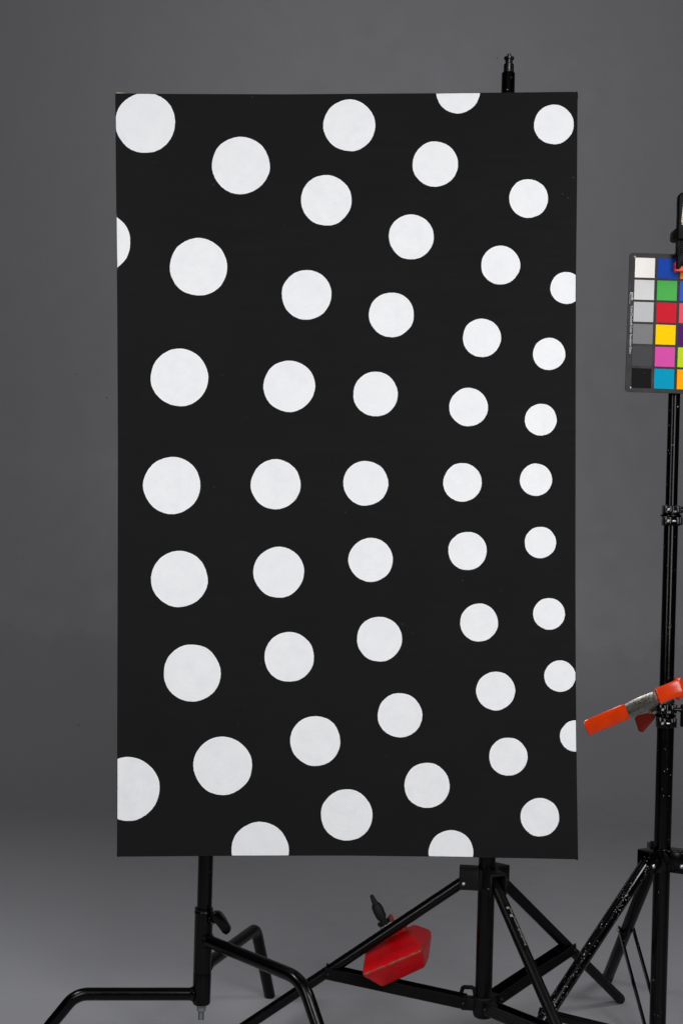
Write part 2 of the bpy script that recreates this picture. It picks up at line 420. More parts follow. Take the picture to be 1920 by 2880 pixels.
# raw canvas showing where the folds stand proud at the corners and along the bottom
for pts in ([(324.5, 266), (325, 259.5), (331, 258.2), (345, 259.5), (364, 262), (372, 265)],
            [(1596, 262), (1604, 257.8), (1617, 255.8), (1621.5, 256.5), (1622.5, 262)],
            [(331, 2406), (355, 2406), (350, 2409.6), (334, 2411)],
            [(1600, 2412), (1622, 2414), (1620, 2418.8), (1611, 2418.2)],
            [(940, 2403), (1045, 2403), (1035, 2407.3), (985, 2407.8), (950, 2407.2)]):
    mb = MB(); mb.slab([loc(u, v, .004) for u, v in pts], .03); lbuild(mb, 'canvas_fold', M_RAW)
# small dark creases at the lower-right and upper-right corners
for pts in ([(1617, 2408), (1625, 2408), (1625.5, 2417.5), (1623, 2419.5), (1617, 2418)], [(1617, 262), (1618, 256.6), (1622, 256.2), (1624, 262), (1624.5, 275), (1619, 275)],
            [(328, 2404), (334, 2404), (334, 2410.5), (329.5, 2409.5)]):
    mb = MB(); mb.slab([loc(u, v, .0014) for u, v in pts], .03); lbuild(mb, 'corner_fold', M_CANVAS)
DOTS = [(334,282,69),(553,380,66),(802,288,59.3),(1051,209.5,50.7),(1271,286,45.5),(749,460,58),(999,377,52),(1213,456,44.5),(944,544,51.5),
 (231,557,69),(456,613,66),(704,677,57),(898.5,723,51.5),(1149,609,44.5),(1299.5,661.5,36.6),(1106,776,44),(1260,813,37),(412.5,867,66),(664,887,59),
 (862,905,51.2),(1075.5,935,44.2),(1241,964,36.5),(395,1115,65.5),(633,1112.5,57.2),(839.5,1110,51.4),(1061.5,1108,44.2),(1230,1102,37),
 (412,1330,64.7),(640,1314.3,58.2),(851,1286,50.6),(1073,1265.5,44),(1240,1246,36),(1099.5,1430,43.5),(1260,1410,36.4),(441.5,1546,65.5),
 (664,1509,57),(871,1468,51.6),(1137.5,1587,44.5),(1285,1553,36),(918,1643,51),(724,1702,57.4),(511.5,1759,67),(294,1812,73),(1166.5,1738,43.9),
 (1321,1690.5,36),(980,1804,51.9),(796,1872,59),(597,1954,66),(1035,1958,51.2),(1239,1877,44.2)]
K = 1920/1568
for di, (u, v, r) in enumerate(DOTS):
    u *= K; v *= K; r *= K
    rnd = random.Random(di*13+5); ph = [rnd.uniform(0, 6.28) for _ in range(9)]
    N = 110; rings = []; jits = [rnd.uniform(-.35, .35) for _ in range(N)]
    for (ins, yy) in ((0, .0001), (0, -.00022), (1.6, -.00030), (5.0, -.00022)):
        rg = []
        for k in range(N):
            t = 2*math.pi*k/N
            w_ = sum(math.sin(t*q+ph[q])*a for q, a in ((2, .004), (3, .005), (4, .0035), (5, .003), (7, .0028), (8, .002)))
            jit = jits[k] if ins == 0 else 0
            rr = r*(1+w_)-ins+jit
            x = u+rr*math.cos(t); y = v-rr*math.sin(t)
            mg = .8
            yc = min(max(y, interp(TE, x)+mg), interp(BE, x)-mg)
            xc = min(max(x, interp(LE, yc)+mg), interp(RE, yc)-mg)
            fu = min(max((xc-330)/1290, 0), 1); fv = min(max((yc-262)/2146, 0), 1)
            dip = .0012*math.sin(math.pi*fu)*math.sin(math.pi*fv)
            rg.append(loc(xc, yc, yy+dip))
        rings.append(rg)
    mb = MB(); mb.v = [p for rg in rings for p in rg]
    for q in range(3):
        for k in range(N): mb.f.append((q*N+k, q*N+(k+1) % N, (q+1)*N+(k+1) % N, (q+1)*N+k))
    c = Vector((0, 0, 0))
    for p in rings[3]: c += p
    c /= N; mb.v.append(Vector((c.x, c.y, c.z))); ci = len(mb.v)-1
    for k in range(N): mb.f.append((3*N+k, 3*N+(k+1) % N, ci))
    lbuild(mb, 'white_dot', M_WHITE, center=loc(u, v), smooth=80)

def screw(parent, p, r, nrm=(0, -1, 0), m=None, name='screw', h=.003):
    mb = MB(); nv = Vector(nrm).normalized()
    mb.lathe(Vector(p)-nv*.003, nv, [(0, r), (h+.001, r), (h+.0025, r*.75), (h+.0032, r*.35), (h+.0034, 0)], 16)
    return mb.build(name, m or M_STEEL, parent)

# ------------------------------------------------------------------ left stand: bent tube base with removable sleeve
CX, CY = -.2580, 2.880
cs = thing('c_stand', 'black bent tube legged stand with grey bolt underneath, left of the three stands', 'stand', (CX, CY, 0))
def cv(v): return P(575, v, CY).z
MB().tube([(CX+.0008, CY, cv(2580)), (CX+.0018, CY, 1.95)], .0152, 36).build('pole', M_CST, cs)
sv = [(cv(2822), .0178), (cv(2819), .0186), (cv(2568), .0186)]
mb = MB(); mb.lathe((CX, CY, 0), (0, 0, 1), [(cv(2823), .0165), (cv(2819), .0183), (cv(2735), .0185), (cv(2733), .0181), (cv(2731), .0181), (cv(2729), .0186), (cv(2574), .0184), (cv(2570), .0184)], 40)
mb.build('sleeve', M_CST, cs)
mb = MB(); mb.lathe((CX, CY, 0), (0, 0, 1), [(cv(2570), .0186), (cv(2568), .0192), (cv(2562), .0192), (cv(2560), .0184), (cv(2558), .0190), (cv(2553), .0186), (cv(2551), .0158)], 40)
mb.build('collar', M_CST, cs)
MB().lathe((CX, CY, 0), (0, 0, 1), [(cv(2825.5), .0140), (cv(2822.5), .0164)], 32).build('washer', M_WASH, cs)
MB().lathe((CX, CY, 0), (0, 0, 1), [(cv(2844), .0072), (cv(2841), .0092), (cv(2826), .0094)], 24).build('bush', M_NUT, cs)
pr = [];
z0, z1 = cv(2868), cv(2843); k = 16
for i in range(k):
    z = z0+(z1-z0)*i/k; pr += [(z, .0051), (z+(z1-z0)/k*.5, .0060)]
MB().lathe((CX, CY, 0), (0, 0, 1), pr, 20).build('bolt', M_STEEL, cs)
def cleg(az, z, rc, slope, rad=.045, r=.0127, rend=None):
    a = math.radians(az); d = Vector((math.cos(a), math.sin(a), 0)); c = Vector((CX, CY, 0))
    rf = rend or rc+z/slope
    pts = fillet([c+d*.014+Vector((0, 0, z)), c+d*rc+Vector((0, 0, z)), c+d*rf+Vector((0, 0, .004))], rad, 14)
    mb = MB(); mb.tube(pts, r, 28)
    lg = mb.build('leg', M_CST, cs)
    w_ = MB(); w_.tube([c+d*.0165+Vector((0, 0, z)), c+d*.0195+Vector((0, 0, z)), c+d*.0235+Vector((0, 0, z))], [.0165, .0148, .0127], 24)
    w_.build('weld', M_CST, lg)
    return lg
cleg(184.6, .131, .253, 1.32, .05)
cleg(311.7, .2435, .313, 1.55, .07)
cleg(71.7, .185, .293, 1, .034, rend=.392)
# tightening knob
mb = MB()
kp = [(602, 2566), (612, 2565.5), (622, 2570), (633, 2585), (649, 2614), (648.5, 2619), (641, 2628), (635, 2629.5), (626, 2625), (613, 2607), (601, 2592), (594, 2577)]
mb.slab([P(u, v, 2.846) for u, v in kp], .017)
mb.build('knob', M_CST, cs, bevel=.0028)
mb = MB(); mb.lathe(P(590, 2585, 2.872), (P(603, 2587, 2.853)-P(590, 2585, 2.872)), [(0, .0085), (.012, .0085), (.014, .0065), (.026, .0065)], 20)
mb.build('knob_shaft', M_CST, cs)
mb = MB(); mb.lathe(P(597, 2592, 2.862), (P(603, 2594, 2.853)-P(597, 2592, 2.862)), [(0, .0045), (.006, .0045)], 14)
mb.build('brass_pin', M_BRASS, cs)
mb = MB(); mb.box((CX+.001, (CY-.0150+2.8435)/2, 1.55), (.05, CY-.0150-2.8435, .03)); mb.build('canvas_support', M_CAST, cs, bevel=.002)

# ------------------------------------------------------------------ middle stand: cast hub, three straight legs with channel braces
TX, TY = .3138, 2.866
ms = thing('light_stand', 'black tripod light stand behind the canvas, its spigot standing above the top edge', 'light stand', (TX, TY, 0), 'tripod light stands')
def tv(v): return P(1372, v, TY).z
MB().lathe((TX, TY, 0), (0, 0, 1), [(tv(2832), .0172), (tv(2360), .0172)], 40).build('lower_tube', M_CTR, ms)
zt = P(1431, 205, TY).z
MB().lathe((TX+.0002, TY, 0), (0, 0, 1), [(tv(2365), .0135), (zt-.0015, .0135), (zt, .0125)], 36).build('upper_tube', M_CTR, ms)
def th(v): return P(1432, v, TY).z
MB().lathe((TX+.0006, TY, 0), (0, 0, 1), [(zt-.002, .0104), (th(202), .0104), (th(182), .0102), (th(180.5), .0092), (th(180), .0074), (th(169), .0074), (th(167.5), .0100), (th(161.5), .0102), (th(160), .0088), (th(159.5), .0036), (th(152.5), .0036), (th(151.5), .0028)], 28).build('spigot', M_DSTEEL, ms)
screw(ms, P(1436, 218, TY-.0130), .0032, (.1, -1, 0), M_DSTEEL)
screw(ms, P(1425.5, 251.5, TY-.0128), .0022, (-.1, -1, 0), M_STEEL, h=.0005)
# hub casting
HZ = tv(2470)
AZ = [48.5, 174.0, 290.5]
RF = .551
hub_top = HZ+.021
mb = MB(); mb.lathe((TX, TY, 0), (0, 0, 1), [(HZ-.018, .0225), (HZ-.016, .0245), (HZ+.018, .0250), (HZ+.0215, .0235)], 36)
for az in AZ:
    a = math.radians(az); d = Vector((math.cos(a), math.sin(a), 0)); sdv = Vector((-d.y, d.x, 0)); c = Vector((TX, TY, HZ))
    R = Matrix((d, sdv, Vector((0, 0, 1)))).transposed()
    mb.box(c+d*.0325+Vector((0, 0, .0188)), (.045, .0365, .0045), R)
    for s in (-1, 1): mb.box(c+d*.0315+sdv*s*.0165-Vector((0, 0, .0022)), (.047, .0042, .0395), R)
mb.build('hub', M_CAST, ms, bevel=.0016)
zc_ = tv(2822)       # lower brace collar
legs_c = []
for az in AZ:
    a = math.radians(az); d = Vector((math.cos(a), math.sin(a), 0)); sdv = Vector((-d.y, d.x, 0)); c = Vector((TX, TY, 0))
    A = c+d*.040+Vector((0, 0, HZ-.004)); B = c+d*RF+Vector((0, 0, .006)); t = (B-A).normalized()
    mb = MB(); mb.tube([A-t*.006, B-t*.03], .0112, 26)
    lg = mb.build('leg', M_CTR if az == 174.0 else M_CTR2, ms); legs_c.append(lg)
    MB().tube([B-t*.034, B-t*.03, B-t*.008, B-t*.001], [.0113, .0117, .0117, .0095], 24).build('rubber_foot', M_RUB, lg)
    screw(ms, c+d*.046+Vector((0, 0, HZ-.009))-sdv*.019*(1 if (-sdv).y < 0 else -1), .0042, (-sdv) if (-sdv).y < 0 else sdv, M_DSTEEL if az != 174.0 else M_STEEL)
    # channel brace, open on top
    Q = A+(B-A)*.545
    E = c+d*.034+Vector((0, 0, zc_+.001)); u_ = (Q-E); Lb = u_.length; u_.normalize(); up = sdv.cross(u_); up = up if up.z > 0 else -up
    Q2 = Q+u_*.006; mb = MB()
    for s in (-1, 1):
        mb.bar(E+sdv*s*.0140, Q2+sdv*s*.0140, .0024, .0235, up)
        for hh in (-.006, 0.0, .006): mb.bar(E+sdv*s*.0154+up*hh, Q2+sdv*s*.0154+up*hh, .0012, .0022, up)
    mb.bar(E-up*.0108, Q-u_*.012-up*.0108, .0260, .0022, up)
    mb.build('brace', M_CTR, ms, bevel=.0005, seg=1)
    for q_ in (E+u_*.007, Q2-u_*.008):
        s = 1 if sdv.y < 0 else -1
        screw(ms, q_+sdv*s*.0165, .0036, sdv*s, M_DSTEEL)
# lower collar
mb = MB(); mb.lathe((TX, TY, 0), (0, 0, 1), [(zc_-.028, .0150), (zc_-.026, .0190), (zc_-.016, .0215), (zc_+.013, .0220), (zc_+.0155, .0205)], 32)
for az in AZ:
    a = math.radians(az); d = Vector((math.cos(a), math.sin(a), 0)); sdv = Vector((-d.y, d.x, 0)); R = Matrix((d, sdv, Vector((0, 0, 1)))).transposed()
    mb.box(Vector((TX, TY, zc_-.001))+d*.031, (.026, .0235, .024), R)
mb.build('lower_collar', M_CAST, ms, bevel=.0016)
# spring lever on the collar
a = math.radians(150); d = Vector((math.cos(a), math.sin(a), 0))
mb = MB(); c = Vector((TX, TY, zc_+.012))
mb.tube(fillet([c+d*.018+Vector((0, 0, .002)), c+d*.022+Vector((0, 0, .016)), c+d*.046+Vector((0, 0, .012)), c+d*.05+Vector((0, 0, -.004))], .006, 5), .0042, 12)
mb.build('lever', M_CAST, ms)
# maker's sticker printed on the front leg
def text_mesh(name, s, size, m, parent, origin, xdir, ydir, width=None, lift=.0004, ext=.0001):
    cu = bpy.data.curves.new('t', 'FONT'); cu.body = s; cu.size = 1; cu.extrude = 0; cu.resolution_u = 3
    to = bpy.data.objects.new('t', cu); COL.objects.link(to); bpy.context.view_layer.update()
    dg = bpy.context.evaluated_depsgraph_get(); me0 = bpy.data.meshes.new_from_object(to.evaluated_get(dg))
    vs = [Vector(v.co) for v in me0.vertices]; fs = [tuple(p.vertices) for p in me0.polygons]
    bpy.data.objects.remove(to); bpy.data.curves.remove(cu); bpy.data.meshes.remove(me0)
    x0 = min(v.x for v in vs); x1 = max(v.x for v in vs)
    sx = width/(x1-x0) if width else size
    xdir = Vector(xdir).normalized(); ydir = Vector(ydir).normalized(); nn = xdir.cross(ydir).normalized()
    mb = MB(); mb.add([Vector(origin)+xdir*(v.x-x0)*sx+ydir*v.y*size+nn*lift for v in vs], fs)
    return mb.build(name, m, parent)
a = math.radians(290.5); d = Vector((math.cos(a), math.sin(a), 0)); c = Vector((TX, TY, 0))
A = c+d*.040+Vector((0, 0, HZ-.004)); B = c+d*RF+Vector((0, 0, .006)); t = (B-A).normalized()
view = (Vector((0, 0, H))-(A+B)/2).normalized(); view = (view-t*view.dot(t)).normalized(); sd = view.cross(t)   # sd points right on the leg
o_ = A+t*.064+view*.0113
mb = MB(); n_ = 7
vs = []; Ls = .105
for i in (0, 1):
    for k in range(n_):
        an = math.radians(-8+k*11); vs.append(A+t*(.058+Ls*i)+(view*math.cos(an)-sd*math.sin(an)*-1)*.01128)
mb.add(vs, [(k, k+1, n_+k+1, n_+k) for k in range(n_-1)]); st = mb.build('sticker', M_PLAS, legs_c[2])
def onleg(dist, an): return A+t*dist+(view*math.cos(an)+sd*math.sin(an))*.0114
def legquad(d0, d1, a0, a1, m, name):
    mb = MB(); mb.add([onleg(d0, a0), onleg(d1, a0), onleg(d1, (a0+a1)/2), onleg(d1, a1), onleg(d0, a1), onleg(d0, (a0+a1)/2)], [(0, 1, 2, 5), (5, 2, 3, 4)]); mb.build(name, m, legs_c[2])
legquad(.062, .0665, .18, .72, M_FADED, 'printed_mark'); legquad(.0805, .086, .2, .75, M_FADED, 'printed_mark')
an = .42; ny = (view*math.cos(an)+sd*math.sin(an)); yd = (t.cross(ny)).normalized()
text_mesh('printed_text', 'Fot', .006, M_FADED, legs_c[2], onleg(.068, an)-yd*.002, t, -yd if (t.cross(-yd)).dot(ny) > 0 else yd, width=.0115)
text_mesh('printed_text', 'Fotobrightlighting', .0062, M_FADED, legs_c[2], onleg(.088, an)-yd*.002, t, -yd if (t.cross(-yd)).dot(ny) > 0 else yd, width=.066)
mb = MB(); mb.box((TX, (TY-.0135+2.8435)/2, 1.62), (.05, TY-.0135-2.8435, .03)); mb.build('canvas_support', M_CAST, ms, bevel=.002)

# ------------------------------------------------------------------ right stand: chipped tubes, sheet metal hub
RX, RY = .6900, 2.960
rs = thing('light_stand', 'chipped black tripod light stand at the right edge, holding up the colour chart', 'light stand', (RX, RY, 0), 'tripod light stands')
def rv(v): return P(1873, v, RY).z
MB().lathe((RX, RY, 0), (0, 0, 1), [(.030, .0172), (rv(2030), .0177)], 40).build('lower_tube', M_CHIP2, rs)
MB().lathe((RX-.0002, RY, 0), (0, 0, 1), [(rv(2032), .0147), (rv(1470), .0147)], 40).build('middle_tube', M_CHIP2, rs)
MB().lathe((RX-.0006, RY, 0), (0, 0, 1), [(rv(1475), .0124), (rv(800), .0124)], 40).build('upper_tube', M_CHIP2, rs)
MB().lathe((RX-.0006, RY, 0), (0, 0, 1), [(rv(801), .0085), (rv(735), .0085), (rv(734), .007)], 24).build('spigot', M_DSTEEL, rs)
def collar(vt, vb, dx, knob_m=M_PLAS):
    zt, zb = rv(vt), rv(vb); h = zt-zb; x0 = RX+dx; px = RY/F
    root_ = MB(); R0 = .0185
    root_.lathe((x0, RY, 0), (0, 0, 1), [(zb, R0), (zb+h*.44, R0+.0006), (zb+h*.46, R0+.0036), (zb+h*.54, R0+.0036), (zb+h*.56, R0), (zt-.001, R0-.0005), (zt, R0-.002)], 32)
    for (fz, fh) in ((.80, .34), (.24, .38)):
        for s in (-1, 1):
            root_.box((x0+s*.0078, RY-.0215, zb+h*fz), (.0088, .017, h*fh))
        root_.box((x0-.0155, RY-.013, zb+h*fz), (.010, .022, h*fh*1.15))
        root_.box((x0+.0150, RY-.010, zb+h*fz), (.010, .018, h*fh))
    cl_ = root_.build('clamp_collar', M_CHIP2, rs, bevel=.0014)
    MB().tube([(x0-.0035, RY-.027, zb+h*.24), (x0+.0035, RY-.027, zb+h*.24)], .0022, 12).build('bolt', M_STEEL, cl_)
    for q in range(4):
        zz = zb+h*.70; mb_ = MB(); c_ = Vector((x0-.0028+q*.0019, RY-.0285, zz))
        mb_.tube([c_+Vector((0, math.cos(a_)*.0034, math.sin(a_)*.0034)) for a_ in [2*math.pi*k/12 for k in range(13)]], .0005, 6)
        mb_.build('spring_coil', M_STEEL, cl_)
    for fz in (.80, .24):
        MB().lathe((x0-.0122, RY-.028, zb+h*fz), (-.35, -1, 0), [(0, .0034), (.0032, .0034), (.0042, .0022)], 10).build('nut', M_STEEL, cl_)
    # T knob: shaft to the right and a wing hanging down
    MB().lathe((x0+.0110, RY-.021, zb+h*.80), (1, 0, -.02), [(0, .0035), (.012, .0035), (.012, .0048), (.034, .0052), (.037, .004)], 18).build('knob_shaft', M_CHIP2, cl_)
    mb_ = MB(); c_ = Vector((x0+.0345, RY-.021, zb+h*.80-.0125)); mb_.box(c_, (.0155, .011, .047)); mb_.build('knob', knob_m, cl_, bevel=.003)
collar(1421.5, 1478.5, -.0004)
collar(1977, 2046, -.0012)
# sheet metal hub
hz = rv(2416)
AZR = [92.0, 214.5, 333.0]; RFR = [.470, .455, .460]
mb = MB(); mb.lathe((RX, RY, 0), (0, 0, 1), [(hz-.020, .0192), (hz+.0225, .0196), (hz+.0235, .0185)], 32)
for az in AZR:
    a = math.radians(az); d = Vector((math.cos(a), math.sin(a), 0)); sdv = Vector((-d.y, d.x, 0)); c = Vector((RX, RY, hz)); R = Matrix((d, sdv, Vector((0, 0, 1)))).transposed()
    mb.box(c+d*.034+Vector((0, 0, .0218)), (.040, .037, .0028), R)
    for s in (-1, 1): mb.box(c+d*.0375+sdv*s*.0174-Vector((0, 0, .0005)), (.034, .0022, .0425), R)
mb.build('hub', M_CHIP2, rs, bevel=.0012)
mb = MB(); mb.slab([P(1829, 2384, 2.975), P(1829, 2371, 2.975), P(1832, 2368, 2.975), P(1840, 2368, 2.975), P(1840, 2384, 2.975)], .012); mb.build('hub_tab', M_CAST, rs, bevel=.001)
mb = MB(); mb.slab([P(1862, 2396, 2.936), P(1868, 2396, 2.934), P(1884, 2414, 2.934), P(1883, 2428, 2.934), P(1871, 2432, 2.934), P(1863, 2420, 2.936)], .008); mb.build('lock_tab', M_PLAS, rs, bevel=.002)
ZB = .040
mb = MB(); mb.lathe((RX, RY, 0), (0, 0, 1), [(ZB-.018, .0205), (ZB+.012, .0205)], 28); mb.build('lower_collar', M_CHIP2, rs, bevel=.001)
for i, (az, rf) in enumerate(zip(AZR, RFR)):
    a = math.radians(az); d = Vector((math.cos(a), math.sin(a), 0)); sdv = Vector((-d.y, d.x, 0)); c = Vector((RX, RY, 0))
    A = c+d*.047+Vector((0, 0, hz-.004)); B = c+d*rf+Vector((0, 0, .004)); t = (B-A).normalized()
    lg = MB().tube([A-t*.016, A-t*.012, B-t*.02], [.0110, .0134, .0134], 28).build('leg', M_CHIP if i != 0 else M_CTR, rs)
    MB().tube([B-t*.03, B-t*.026, B-t*.004, B], [.0135, .0137, .0137, .011], 24).build('rubber_foot', M_RUB, lg)
    for s in (-1, 1):
        screw(rs, c+d*.045+sdv*s*.0187+Vector((0, 0, hz-.006)), .0044, sdv*s, M_STEEL)
    Q = A+(B-A)*(.57 if i == 0 else .655)
    for s in (-1, 1):
        mb = MB(); e1 = Q+sdv*s*.0165; e0 = c+d*.022+sdv*s*.0165+Vector((0, 0, ZB)); dd = (e1-e0).normalized()
        mb.bar(e0, e1+dd*.007, .0030 if i else .0048, .0150 if i else .0120, Vector((0, 0, 1))); mb.build('brace', M_CHIP2, rs, bevel=.0006)
        screw(rs, e1+sdv*s*(.0024 if i else .0034), .0038, sdv*s, M_STEEL, name='rivet')

# ------------------------------------------------------------------ red counterweight clamped on the middle stand's left leg
def q7(u, v, d): return P(940+u/4.61, 2480+v/4.61, d)
cw = thing('counterweight', 'red faceted cast iron counterweight with worn edges, clamped to a tripod leg', 'counterweight', q7(800, 950, 2.96))
bm = bmesh.new()
hull = [q7(400, 885, 2.918), q7(955, 612, 2.940), q7(1150, 885, 2.838), q7(352, 1215, 2.818), q7(612, 1366, 2.862), q7(1178, 1108, 2.880),
        q7(1035, 545, 2.995), q7(1242, 620, 3.005), q7(1262, 680, 3.0), q7(1222, 1000, 2.96), q7(500, 870, 3.00), q7(440, 1130, 2.93), q7(900, 1190, 2.96), q7(1150, 1000, 3.03), q7(1000, 680, 3.035)]
vs = [bm.verts.new(p-Vector(cw.location)) for p in hull]
bmesh.ops.convex_hull(bm, input=vs)
bmesh.ops.delete(bm, geom=[v for v in bm.verts if not v.link_faces], context='VERTS')
bmesh.ops.dissolve_limit(bm, angle_limit=.12, verts=bm.verts, edges=bm.edges)
bmesh.ops.bevel(bm, geom=[e for e in bm.edges if e.calc_face_angle(0) > .15], offset=.0065, segments=4, profile=.5, affect='EDGES', clamp_overlap=True)
bmesh.ops.recalc_face_normals(bm, faces=bm.faces)
me = bpy.data.meshes.new('weight_body'); bm.to_mesh(me); bm.free(); me.materials.append(M_RED)
me.polygons.foreach_set('use_smooth', [True]*len(me.polygons)); me.set_sharp_from_angle(angle=math.radians(60))
wb = bpy.data.objects.new('weight_body', me); COL.objects.link(wb); wb.parent = cw
wb.modifiers.new('normals', 'WEIGHTED_NORMAL').weight = 100
mb = MB()   # clamp bracket: C shape rising behind the leg, folded over it
mb.slab([q7(u, v, 2.935) for u, v in [(598, 600), (610, 655), (700, 740), (960, 640), (880, 560), (782, 545), (760, 478), (722, 468), (702, 500)]], .03)
mb.build('clamp_bracket', M_RED, cw, bevel=.002)
mb = MB(); mb.slab([q7(u, v, 2.912) for u, v in [(606, 596), (738, 518), (762, 560), (634, 640)]], .022); mb.build('clamp_block', metal('pale cast metal', (.42, .41, .38, 1), .5), cw, bevel=.0012)
ax0 = q7(655, 555, 2.925); ax1 = q7(478, 172, 2.925); axd = ax1-ax0; LL = axd.length; k = 2.925/F/4.61
mb = MB(); mb.lathe(ax0, axd, [(0, 60*k), (.03*LL, 66*k), (.12*LL, 62*k), (.13*LL, 46*k), (.2*LL, 50*k), (.215*LL, 62*k), (.30*LL, 68*k), (.46*LL, 73*k), (.60*LL, 68*k), (.68*LL, 57*k), (.695*LL, 50*k), (.70*LL, 41*k), (.98*LL, 23*k), (LL, 19*k)], 24)
mb.build('screw_handle', M_RUB, cw, smooth=22)
mb = MB()
for an in range(10):
    aa = 2*math.pi*an/10; rf_ = axd.normalized().orthogonal(); bi_ = axd.normalized().cross(rf_)
    mb.bar(ax0+axd*.02+(rf_*math.cos(aa)+bi_*math.sin(aa))*62*k, ax0+axd*.115+(rf_*math.cos(aa)+bi_*math.sin(aa))*62*k, .002, .002, rf_*math.cos(aa)+bi_*math.sin(aa))
mb.build('knurled_ring', M_RUB, cw)

# ------------------------------------------------------------------ orange spring clamp on the right stand
def q5(u, v, d): return P(1620+u/5.227, 1880+v/5.227, d)
sc_ = thing('spring_clamp', 'orange handled steel spring clamp gripping the right-hand stand below the chart', 'clamp', q5(1300, 480, 2.935), 'clamps on the right-hand stand')
def dep(u): return 2.926-.118*max(0.0, (1568-u)/1468)**1.75
def strip(name, top, bot, m, thick, off=0.0, bulge=0.0, tilt=0.0, nn=9, ends=1.0, subdiv=4, parent=None, bevel=.0012):
    """a pressed sheet between an upper and a lower edge line, bulging towards the camera"""
    T, B_ = [], []
    def resample(ln):
        out = []
        for (a, b_) in zip(ln, ln[1:]):
            for k in range(subdiv): out.append((a[0]+(b_[0]-a[0])*k/subdiv, a[1]+(b_[1]-a[1])*k/subdiv))
        return out+[ln[-1]]
    top, bot = resample(top), resample(bot); N = len(top); vs = []
    for layer in (0, 1):
        for i, (a, b_) in enumerate(zip(top, bot)):
            for j in range(nn):
                f = j/(nn-1); u = a[0]+(b_[0]-a[0])*f; v = a[1]+(b_[1]-a[1])*f
                edge = (2*f-1)**2; endf = 1-(1-min(1, min(i, N-1-i)/2.5))**2*.8*ends
                bl = bulge*(1-edge**1.5)*endf
                vs.append(q5(u, v, dep(u)+off-bl+tilt*(1-f)+(thick if layer else 0)*1.0+(bl*.8 if layer else 0)))
    idx = lambda l, i, j: l*N*nn+i*nn+j
    fs = []
    for i in range(N-1):
        for j in range(nn-1):
            fs.append((idx(0,i,j), idx(0,i+1,j), idx(0,i+1,j+1), idx(0,i,j+1))); fs.append((idx(1,i,j), idx(1,i,j+1), idx(1,i+1,j+1), idx(1,i+1,j)))
        for j in (0, nn-1): fs.append((idx(0,i,j), idx(1,i,j), idx(1,i+1,j), idx(0,i+1,j)))
    for i in (0, N-1):
        for j in range(nn-1): fs.append((idx(0,i,j), idx(0,i,j+1), idx(1,i,j+1), idx(1,i,j)))
    mb = MB(); mb.add(vs, fs); return mb.build(name, m, parent, bevel=bevel, smooth=60)
strip('handle_sleeve', [(102, 800), (120, 764), (400, 641), (685, 520), (705, 522)], [(172, 968), (200, 988), (500, 862), (770, 748), (790, 732)], M_ORANGE, .012, bulge=.0045, tilt=-.002, parent=sc_)
strip('clamp_plate', [(692, 537), (800, 478), (890, 432), (1010, 385), (1165, 322)], [(762, 714), (872, 655), (962, 598), (1095, 548), (1238, 490)], M_SPRING, .0022, off=-.001, bulge=.0022, tilt=.0045, ends=0, parent=sc_, bevel=0)
strip('jaw_sleeve', [(1152, 296), (1170, 285), (1330, 222), (1480, 156), (1512, 152)], [(1222, 500), (1240, 512), (1400, 452), (1560, 388), (1588, 372)], M_ORANGE, .013, off=-.008, bulge=.0025, tilt=.006, parent=sc_)
mb = MB()   # folded lower flange of the plate
fl_ = [(775, 712), (880, 652), (965, 600), (1100, 548), (1235, 495), (1240, 512), (1110, 590), (1000, 640), (890, 680), (795, 735)]
mb.slab([q5(u, v, dep(u)+.004) for u, v in fl_], .014); mb.build('flange', metal('dull plate edge', (.20, .20, .18, 1), .5), sc_, bevel=.0008)
mb = MB()   # back jaw wrapping behind the pole
mb.slab([q5(u, v, 2.978) for u, v in [(1440, 150), (1500, 128), (1535, 128), (1620, 300), (1640, 380), (1500, 480), (1420, 400)]], .014)
mb.build('jaw_sleeve', M_ORANGE, sc_, bevel=.0035, seg=3)
mb = MB()
mb.slab([q5(u, v, 2.945) for u, v in [(1060, 560), (1250, 480), (1420, 430), (1450, 500), (1250, 610), (1110, 640)]], [.03]*6)
mb.build('spring_housing', M_DSTEEL, sc_, bevel=.001)
mb = MB(); mb.tube([q5(1075, 640, 2.93), q5(1140, 600, 2.96)], .0035, 12); mb.build('pivot_pin', M_BRASS, sc_)
mb = MB()   # rear handle running away from the camera
mb.slab([q5(u, v, 2.965+(1150-u)/300*.05) for u, v in [(860, 735), (905, 690), (1085, 652), (1165, 690), (1150, 745), (1000, 920), (975, 942), (938, 942), (918, 915)]], .010)
mb.build('handle_sleeve', M_DRED, sc_, bevel=.003, seg=3)

# ------------------------------------------------------------------ colour chart
CD = 2.925; CS = CD/F
O = P(1769, 710.5, CD-.001)
an = math.radians(1.85)
def cdir(x, y): # image-plane direction (right, down) to world
    return Vector((x*CR+y*SR, 0, x*SR-y*CR))
EX = cdir(math.cos(an), math.sin(an)); EY = cdir(-math.sin(an), math.cos(an))
ch = thing('color_chart', 'black board with rows of coloured and grey test patches, clipped at the right edge', 'color chart', O+EX*145*CS+EY*196*CS)
W_, H_ = 294, 391.5
def cp(x, y, l=0): return O+EX*x*CS+EY*y*CS+Vector((0, -l, 0))
out = []
for (cx_, cy_, a0) in ((10, 10, 180), (W_-10, 10, 270), (W_-10, H_-10, 0), (10, H_-10, 90)):
    for k in range(7):
        t = math.radians(a0+k*15); out.append(cp(cx_+10*math.cos(t), cy_+10*math.sin(t)))
MB().slab(out, .0028).build('chart_board', M_BOARD, ch, bevel=.0004, seg=1)
